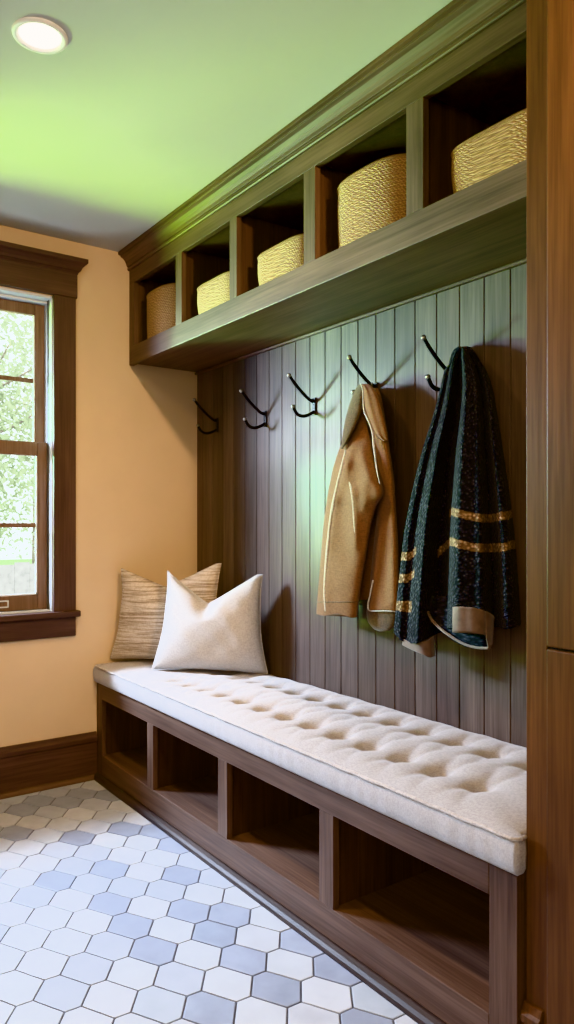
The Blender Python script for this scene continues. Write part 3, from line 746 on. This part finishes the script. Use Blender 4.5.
bm = bmesh.new(); tube(bm, cr([at(373, 580, -0.106), at(370.5, 593, -0.108), at(368, 605, -0.104), at(369.5, 610.5, -0.106), at(377, 611, -0.112), at(388, 611, -0.110), at(396, 612, -0.096), at(398, 616, -0.078)], 50), [0.0030] * 20 + [0.0018] * 30, 8)
build('fleece_and_highlight_edge', bm, M_FLEECE, jk, smooth=True)
M_HILITE = mat_fabric('sleeve_rim_highlight', (0.30, 0.225, 0.155), (0.46, 0.37, 0.28), (350, 350, 350), sheen=0.4, bump=0.6)  # pale colour painted for the window's rim highlights on the sleeve
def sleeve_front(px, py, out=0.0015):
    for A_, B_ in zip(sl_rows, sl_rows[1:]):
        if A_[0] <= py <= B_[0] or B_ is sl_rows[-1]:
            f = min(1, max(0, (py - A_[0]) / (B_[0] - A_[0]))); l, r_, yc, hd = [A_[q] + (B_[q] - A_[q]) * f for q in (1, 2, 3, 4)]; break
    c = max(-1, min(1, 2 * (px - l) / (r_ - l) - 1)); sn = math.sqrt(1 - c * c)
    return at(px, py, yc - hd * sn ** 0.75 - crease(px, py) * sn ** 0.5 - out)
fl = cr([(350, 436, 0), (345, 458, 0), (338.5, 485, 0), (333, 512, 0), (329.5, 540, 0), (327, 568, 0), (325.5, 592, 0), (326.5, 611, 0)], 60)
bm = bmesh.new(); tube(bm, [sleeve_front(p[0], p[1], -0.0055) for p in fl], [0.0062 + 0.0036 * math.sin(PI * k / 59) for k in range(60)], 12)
build('fleece_and_highlight_edge', bm, M_HILITE, sv, smooth=True)  # painted rim highlight down the sleeve's left side, not a fleece trim
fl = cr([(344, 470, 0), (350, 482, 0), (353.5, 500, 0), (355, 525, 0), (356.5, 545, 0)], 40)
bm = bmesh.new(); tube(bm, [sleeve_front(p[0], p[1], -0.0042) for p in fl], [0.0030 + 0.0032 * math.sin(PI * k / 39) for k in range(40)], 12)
build('fleece_and_highlight_edge', bm, M_HILITE, sv, smooth=True)  # painted highlight along the sleeve fold
bm = bmesh.new(); tube(bm, [at(371, 389, -0.010), at(371.5, 384, -0.03), at(372, 383, -0.055), at(371, 390, -0.07)], 0.0028, 8)
build('hanging_loop', bm, M_COAT_D, jk, smooth=True)

# ---- dark knit blanket on the fifth hook
bk = empty('knit_blanket', at(460, 500, -0.06), 'charcoal chunky knit blanket with tan stripes hanging from the hook by the tall cabinet', 'blanket')
# front profile: (u across, relative depth)
PROF = [(0.055, 0.10), (0.045, 0.32), (0.012, 0.52), (0.006, 0.62), (0.05, 0.66), (0.10, 0.58), (0.16, 0.76), (0.20, 0.80), (0.25, 0.56), (0.30, 0.28), (0.345, 0.14), (0.395, 0.26), (0.435, 0.80), (0.475, 1.04), (0.55, 1.00), (0.63, 0.92), (0.70, 0.88), (0.75, 0.62), (0.785, 0.40), (0.83, 0.50), (0.875, 0.72), (0.93, 0.68), (0.975, 0.46), (1.0, 0.10)]
BACK = [(0.97, 0.02), (0.8, 0.0), (0.6, 0.0), (0.4, 0.0), (0.2, 0.0), (0.085, 0.01)]
LV = [(346.5, 458, 467, 0.50, 0.030, -0.030), (349, 453.5, 473, 0.6, 0.058, -0.022), (356, 449, 478.5, 0.75, 0.084, -0.016), (370, 444.5, 486, 0.9, 0.106, -0.012), (388, 440, 492.5, 1, 0.122, -0.012), (415, 433, 497.5, 1, 0.136, -0.012), (450, 422, 503, 1, 0.150, -0.012), (490, 412, 509, 1, 0.162, -0.012), (530, 404, 514, 1, 0.172, -0.012), (570, 399.5, 517.5, 1, 0.178, -0.012), (602, 396, 519.5, 1, 0.180, -0.012), (630, 393, 521, 1, 0.180, -0.012)]
def bottom(u):
    pts = [(0, 2), (0.06, 10), (0.12, 14), (0.2, 13), (0.28, 8), (0.34, 4), (0.42, -2), (0.46, -2), (0.6, 1), (0.74, 1), (0.8, -4), (0.87, -1), (0.95, -2), (1.0, -6)]
    for (a, x), (b, y) in zip(pts, pts[1:]):
        if a <= u <= b: return x + (y - x) * (u - a) / (b - a)
    return 0
def blanket_level(k):
    py, l, r, rel, dep, yb = LV[k]; out = []
    for u, d in PROF:
        # folds are shallower near the gather at the top
        dd = d * rel + (math.sin(PI * min(max(u, .02), .98)) ** 0.6) * (1 - rel)
        q = py + (bottom(u) if k == len(LV) - 1 else 0) + (4 * abs(u - 0.5) ** 1.5 * 6 if k < 3 else 0)
        out.append(at(l + (r - l) * u, q, yb - dep * dd))
    for u, d in BACK:
        out.append(at(l + (r - l) * u, py + (-4 if k == len(LV) - 1 else 0), yb - 0.004))
    return out
def stripe_fn(a, lv):
    k = min(int(lv), len(LV) - 2); f = lv - k
    py = LV[k][0] * (1 - f) + LV[k + 1][0] * f
    nP = len(PROF) + len(BACK); i = a * nP
    if i > len(PROF) - 1: return 0.0
    i0 = int(i); ff = i - i0
    u = max(0, PROF[i0][0] + (PROF[min(i0 + 1, len(PROF) - 1)][0] - PROF[i0][0]) * ff)
    def band(c, w): return max(0.0, 1 - (abs(py - c) / w) ** 4) if abs(py - c) < w * 1.2 else 0.0
    t = max(0, min(1, (u - 0.08) / 0.34))
    dip = 6 * math.sin((u - 0.45) * 5.2) if u > 0.42 else 0
    v = 0
    if u > 0.40 or u < 0.13: v = max(v, band(556 - 44 * t + dip, 5.5))
    v = max(v, band(578 - 36 * t + dip, 5.5) if (u < 0.13 or u > 0.32) else 0)
    if u < 0.13: v = max(v, band(605, 5))
    return v
bb = build('blanket_cloth', loft([blanket_level(k) for k in range(len(LV))], n=200, m=14, cap1=False, stripe=stripe_fn), M_KNIT, bk, smooth=True, solid=0.007)
# suede corner facings turned out at the hem
def patch(pts_top, pts_bot, m=10, n=24):
    A, B = cr(pts_top, n), cr(pts_bot, n); bm = bmesh.new()
    G = [[bm.verts.new(A[i].lerp(B[i], j / m)) for j in range(m + 1)] for i in range(n)]
    for i in range(n - 1):
        for j in range(m): bm.faces.new((G[i][j], G[i][j + 1], G[i + 1][j + 1], G[i + 1][j]))
    bmesh.ops.recalc_face_normals(bm, faces=bm.faces)
    return bm
def yfront(u, py):
    for k in range(len(LV) - 1):
        if LV[k][0] <= py <= LV[k + 1][0] or k == len(LV) - 2:
            f = min(1, (py - LV[k][0]) / (LV[k + 1][0] - LV[k][0])); break
    dep = LV[k][4] * (1 - f) + LV[k + 1][4] * f
    for (a, x), (b, y) in zip(PROF, PROF[1:]):
        if a <= u <= b: return -0.012 - dep * (x + (y - x) * (u - a) / (b - a))
def P_(px, py, dy=0.0):
    l = 393.5 - 3.5 * max(0, (py - 602) / 28); r = 519.5 + 1.5 * max(0, (py - 602) / 28)
    u = max(0, min(1, (px - l) / (r - l)))
    return at(px, py, yfront(u, min(py, 630)) + dy)
h1 = build('suede_facing', patch([P_(452.5, 607, -.013), P_(458, 606.5, -.014), P_(466, 607, -.013), P_(475, 608, -.013), P_(484, 610.5, -.013), P_(488, 613, -.013)],
      [P_(452.5, 632.5, -.014), P_(458, 633, -.016), P_(466, 633, -.016), P_(475, 633.5, -.016), P_(484, 634.5, -.014), P_(490, 636, -.013)]), M_LEATH, bk, smooth=True, solid=0.004)
h2 = build('suede_facing', patch([at(486, 611, -.155), at(490, 613, -.140), at(493, 615, -.120), at(494.5, 617, -.09)], [at(487, 637, -.157), at(489.5, 648, -.140), at(491.5, 647, -.120), at(493, 644, -.09)]), M_LEATH, bk, smooth=True, solid=0.004)
h3 = build('suede_facing', patch([at(403, 639, -.118), at(410, 643, -.135), at(419, 643, -.142), at(429, 640, -.12), at(434, 636, -.09)], [at(402, 645, -.112), at(411, 649.5, -.130), at(420, 653.5, -.138), at(430, 657.5, -.122), at(435, 656, -.09)]), M_LEATH, bk, smooth=True, solid=0.004)
# inner layer that loops below the front fold
inner = [(596, 432, 492, -0.080, 0.030), (612, 428.5, 493, -0.082, 0.036), (628, 438, 492, -0.086, 0.040), (640, 452, 491, -0.090, 0.040), (647, 466, 490, -0.094, 0.034)]
build('inner_fold', loft([ring(l, r, py, yc, hd) for py, l, r, yc, hd in inner], n=60, m=6), M_KNIT, bk, smooth=True)
bm = bmesh.new(); tube(bm, cr([at(428, 612, -.105), at(432, 620, -.118), at(442, 630, -.128), at(455, 639, -.132), at(468, 645.5, -.135), at(480, 648, -.138), at(489, 648, -.140)], 40), 0.0042, 8)
build('hem_roll', bm, M_LEATH, bk, smooth=True)

# ------------------------------------------------------------------ tall cabinet on the right
tc = empty('tall_cabinet', (2.66, -0.25, 0), 'tall reddish brown cabinet with two stacked doors at the end of the bench', 'cabinet')
TF = -0.498
build('carcass', boxes((2.3165, 3.02, TF + 0.002, -0.001, 0.0, CEIL - 0.002)), W_TALL, tc)
build('face_stile', boxes((2.3160, 2.3660, TF - 0.004, TF + 0.002, 0.0, CEIL - 0.002)), W_TALL, tc, bevel=0.0015)
build('face_stile', boxes((2.970, 3.02, TF - 0.004, TF + 0.002, 0.0, CEIL - 0.002)), W_TALL, tc, bevel=0.0015)
M_GAP = mat_plain('door_gap_shadow', (0.006, 0.004, 0.003), 0.9)
build('gap_backing', boxes((2.3660, 2.970, TF - 0.0005, TF + 0.002, 0.0, CEIL - 0.002)), M_GAP, tc)
dz = 0.9135
for a, b in ((0.09, dz - 0.002), (dz + 0.003, CEIL - 0.01)):
    d = build('door', boxes((2.3720, 2.9645, TF - 0.016, TF - 0.0005, a, b)), W_TALL, tc, bevel=0.003, seg=3)
    bm = bmesh.new(); zz = dz - 0.16 if a < 0.5 else dz + 0.16
    tube(bm, [(2.925, TF - 0.017, zz - 0.06), (2.925, TF - 0.045, zz - 0.055), (2.925, TF - 0.045, zz + 0.055), (2.925, TF - 0.017, zz + 0.06)], 0.005, 10)
    build('handle', bm, M_METAL, d, smooth=True)
bm = bmesh.new(); prism_profile(bm, [(TF - 0.004, 0.0), (TF - 0.018, 0.0), (TF - 0.018, 0.135), (TF - 0.022, 0.140), (TF - 0.022, 0.154), (TF - 0.015, 0.160), (TF - 0.010, 0.174), (TF - 0.004, 0.176)], 'x', 2.3135, 2.358)
build('base_molding', bm, W_TALL, tc, bevel=0.0012)

# ------------------------------------------------------------------ recessed ceiling light
LX, LY = 1.327, -1.195
rl = empty('recessed_light', (LX, LY, CEIL), 'round white recessed downlight glowing in the ceiling', 'ceiling light')
bm = bmesh.new(); n = 56
prof = [(0.070, -0.001), (0.069, -0.007), (0.062, -0.009), (0.055, -0.007), (0.052, -0.001)]
rg = [[bm.verts.new((LX + r * math.cos(2 * PI * k / n), LY + r * math.sin(2 * PI * k / n), CEIL + z)) for k in range(n)] for r, z in prof]
for A, B in zip(rg, rg[1:]):
    for k in range(n): bm.faces.new((A[k], A[(k + 1) % n], B[(k + 1) % n], B[k]))
bmesh.ops.recalc_face_normals(bm, faces=bm.faces)
build('trim_ring', bm, M_WHITE, rl, smooth=True)
bm = bmesh.new(); disc(bm, (LX, LY, CEIL - 0.001), 0.053, (0, 0, -1), 0.003, 48, 0.050)
build('lens', bm, M_LAMP, rl)

# ------------------------------------------------------------------ outdoors
M_LAWN = mat_plain('sunlit_lawn', (0.20, 0.34, 0.09), 0.9, noise=0.3, scale=6, bump=0.3)
M_PAVE = mat_plain('pale_gravel', (0.70, 0.69, 0.66), 0.9, noise=0.1, scale=12)
M_BARK = mat_plain('grey_bark', (0.20, 0.17, 0.14), 0.9, noise=0.4, scale=18, bump=0.5)
M_FENCE = mat_plain('weathered_fence', (0.20, 0.195, 0.19), 0.85, noise=0.25, scale=10)
def mat_leaf(name, c):
    m, nt, out = new_mat(name)
    d = N(nt, 'ShaderNodeBsdfDiffuse'); t = N(nt, 'ShaderNodeBsdfTranslucent'); mx = N(nt, 'ShaderNodeMixShader'); mx.inputs[0].default_value = 0.45
    n = N(nt, 'ShaderNodeTexNoise', Scale=3.0); L(nt, coords(nt, (1, 1, 1)), 'Vector', n, 'Vector')
    r = ramp(nt, [(0.3, tuple(x * 0.6 for x in c)), (0.7, c)]); L(nt, n, 'Fac', r, 'Fac')
    nt.links.new(r.outputs[0], d.inputs[0]); nt.links.new(r.outputs[0], t.inputs[0])
    L(nt, d, 0, mx, 1); L(nt, t, 0, mx, 2); L(nt, mx, 0, out, 'Surface'); return m
M_LEAF = [mat_leaf('spring_leaf', (0.40, 0.45, 0.30)), mat_leaf('pale_leaf', (0.52, 0.56, 0.42))]
GZ = -0.35
tag(build('lawn', boxes((-30, -0.5, -12, 16, GZ - 0.1, GZ)), M_LAWN), kind='structure')
tag(build('gravel_path', boxes((-6.6, -2.6, -12, 16, GZ, GZ + 0.01)), M_PAVE), kind='structure')
def make_tree(x, y, h, cr_, seed, lab, mat, nl=900):
    rnd = random.Random(seed)
    t = empty('garden_tree', (x, y, GZ), lab, 'tree', 'trees outside the window')
    bm = bmesh.new()
    pts = cr([(x, y, GZ), (x + 0.05, y, GZ + h * 0.3), (x - 0.04, y + 0.04, GZ + h * 0.6), (x, y, GZ + h * 0.92)], 16)
    tube(bm, pts, [0.075 - 0.004 * k for k in range(16)], 9)
    for k in range(7):
        a = rnd.uniform(0, 6.28); z = GZ + h * rnd.uniform(0.35, 0.7); l = cr_ * rnd.uniform(0.6, 1)
        tube(bm, cr([(x, y, z), (x + 0.5 * l * math.cos(a), y + 0.5 * l * math.sin(a), z + 0.25), (x + l * math.cos(a), y + l * math.sin(a), z + 0.6)], 8), [0.03 - 0.003 * q for q in range(8)], 6)
    build('trunk', bm, M_BARK, t, smooth=True)
    bm = bmesh.new()
    for _ in range(nl):
        a = rnd.uniform(0, 6.28); q = rnd.uniform(-1, 1); rr = cr_ * rnd.random() ** 0.45
        c = Vector((x + rr * math.cos(a) * math.sqrt(1 - q * q), y + rr * math.sin(a) * math.sqrt(1 - q * q), GZ + h * 0.58 + q * rr * 1.5))
        d1 = Vector((rnd.uniform(-1, 1), rnd.uniform(-1, 1), rnd.uniform(-1, 1))).normalized() * rnd.uniform(0.035, 0.065); d2 = d1.orthogonal().normalized() * d1.length * 0.5
        v = [bm.verts.new(c - d1), bm.verts.new(c + d2), bm.verts.new(c + d1), bm.verts.new(c - d2)]
        bm.faces.new(v)
    build('foliage', bm, mat, t)
make_tree(-8.0, 0.8, 5.2, 1.3, 1, 'leafy green tree seen through the upper window sash', M_LEAF[0], 5000)
make_tree(-10.2, -2.0, 6.0, 1.6, 2, 'pale leafed tree farther back seen through the window', M_LEAF[1], 4000)
make_tree(-11.2, 2.6, 6.2, 2.0, 3, 'pale leafed tree standing behind the grey fence', M_LEAF[1], 4000)
fe = empty('garden_fence', (-6.8, 1.0, GZ), 'weathered grey board fence outside the lower window sash', 'fence')
bm = bmesh.new()
for k in range(70):
    y = -6 + k * 0.2
    box(bm, -6.83, -6.80, y, y + 0.197, GZ + 0.02, GZ + 1.0 + 0.02 * math.sin(k * 3.3))
build('board_panel', bm, M_FENCE, fe)
for k in range(8):
    y = -5.6 + k * 1.9; build('post', boxes((-6.80, -6.70, y, y + 0.1, GZ, GZ + 1.12)), M_FENCE, fe)

# ------------------------------------------------------------------ light
def lamp(name, kind, loc, target, energy, col, **kw):
    d = bpy.data.lights.new(name, kind); d.energy = energy; d.color = col
    for k, v in kw.items(): setattr(d, k, v)
    o = bpy.data.objects.new(name, d); C.objects.link(o); o.location = loc
    o.rotation_euler = (Vector(target) - Vector(loc)).to_track_quat('-Z', 'Y').to_euler()
    return o
R = math.radians
w = bpy.data.worlds.new('overcast_sky'); bpy.context.scene.world = w; w.use_nodes = True
nt = w.node_tree; nt.nodes.clear()
wo = N(nt, 'ShaderNodeOutputWorld'); bg = N(nt, 'ShaderNodeBackground', Strength=3.4)
bg.inputs[0].default_value = (0.86, 0.94, 1.0, 1); L(nt, bg, 0, wo, 'Surface')
lamp('sun', 'SUN', (0, 0, 8), (-4, 2.4, 3), 4.5, (1, 0.96, 0.88), angle=R(2))
# daylight through the window, with two added fill lamps
lamp('sky_light', 'AREA', (-0.72, -1.80, 1.74), (1.25, -0.66, 0.1), 105, (0.62, 0.74, 1.0), shape='RECTANGLE', size=0.45, size_y=0.45, spread=R(115))
lamp('lawn_bounce', 'AREA', (-2.0, -2.6, 1.0), (1.2, -0.75, 2.9), 54, (0.52, 1.0, 0.05), shape='RECTANGLE', size=0.8, size_y=0.5, spread=R(75))
lamp('bead_fill', 'SPOT', (-0.70, -1.34, 1.50), (1.35, 0.0, 1.66), 300, (0.46, 1.0, 0.70), spot_size=R(46), spot_blend=0.7, shadow_soft_size=0.05)  # added spot to brighten the beadboard, no such source in the garden
lamp('ceiling_fill', 'AREA', (-0.55, -1.45, 0.60), (0.35, -1.0, 2.44), 9, (0.70, 0.78, 1.0), shape='RECTANGLE', size=0.4, size_y=0.4, spread=R(130))  # added cool lamp for the ceiling band beyond the green; no patio there
# added fill for the room, then warm downlights
lamp('front_fill', 'AREA', (3.6, -3.6, 1.9), (1.8, -0.3, 1.1), 34, (1.0, 0.86, 0.72), shape='RECTANGLE', size=1.6, size_y=1.2)  # added soft fill behind the camera, standing for no known lamp or window
lamp('downlight', 'SPOT', (LX, LY, CEIL - 0.02), (LX - 0.3, LY, 0), 58, (1.0, 0.63, 0.36), spot_size=R(150), spot_blend=0.8, shadow_soft_size=0.05)
lamp('downlight', 'SPOT', (3.5, -0.76, CEIL - 0.02), (0.0, -0.40, 1.35), 210, (1.0, 0.66, 0.38), spot_size=R(60), spot_blend=0.9, shadow_soft_size=0.035)
lamp('downlight', 'SPOT', (2.80, -1.25, CEIL - 0.02), (2.65, -0.9, 0), 34, (1.0, 0.66, 0.40), spot_size=R(160), spot_blend=0.8, shadow_soft_size=0.06)

# ------------------------------------------------------------------ camera
cd = bpy.data.cameras.new('camera'); cam = bpy.data.objects.new('camera', cd); C.objects.link(cam)
cam.location = (CAMX, CAMY, H); cam.rotation_euler = (PI / 2, 0, math.atan2(0.811, 0.585))
cd.sensor_fit = 'HORIZONTAL'; cd.sensor_width = 36.0; cd.lens = F / 574 * 36.0; cd.shift_y = 13.0 / 574
cd.clip_start = 0.02; cd.clip_end = 200
sc = bpy.context.scene; sc.camera = cam
sc.view_settings.view_transform = 'Khronos PBR Neutral'
sc.view_settings.exposure = 0.42
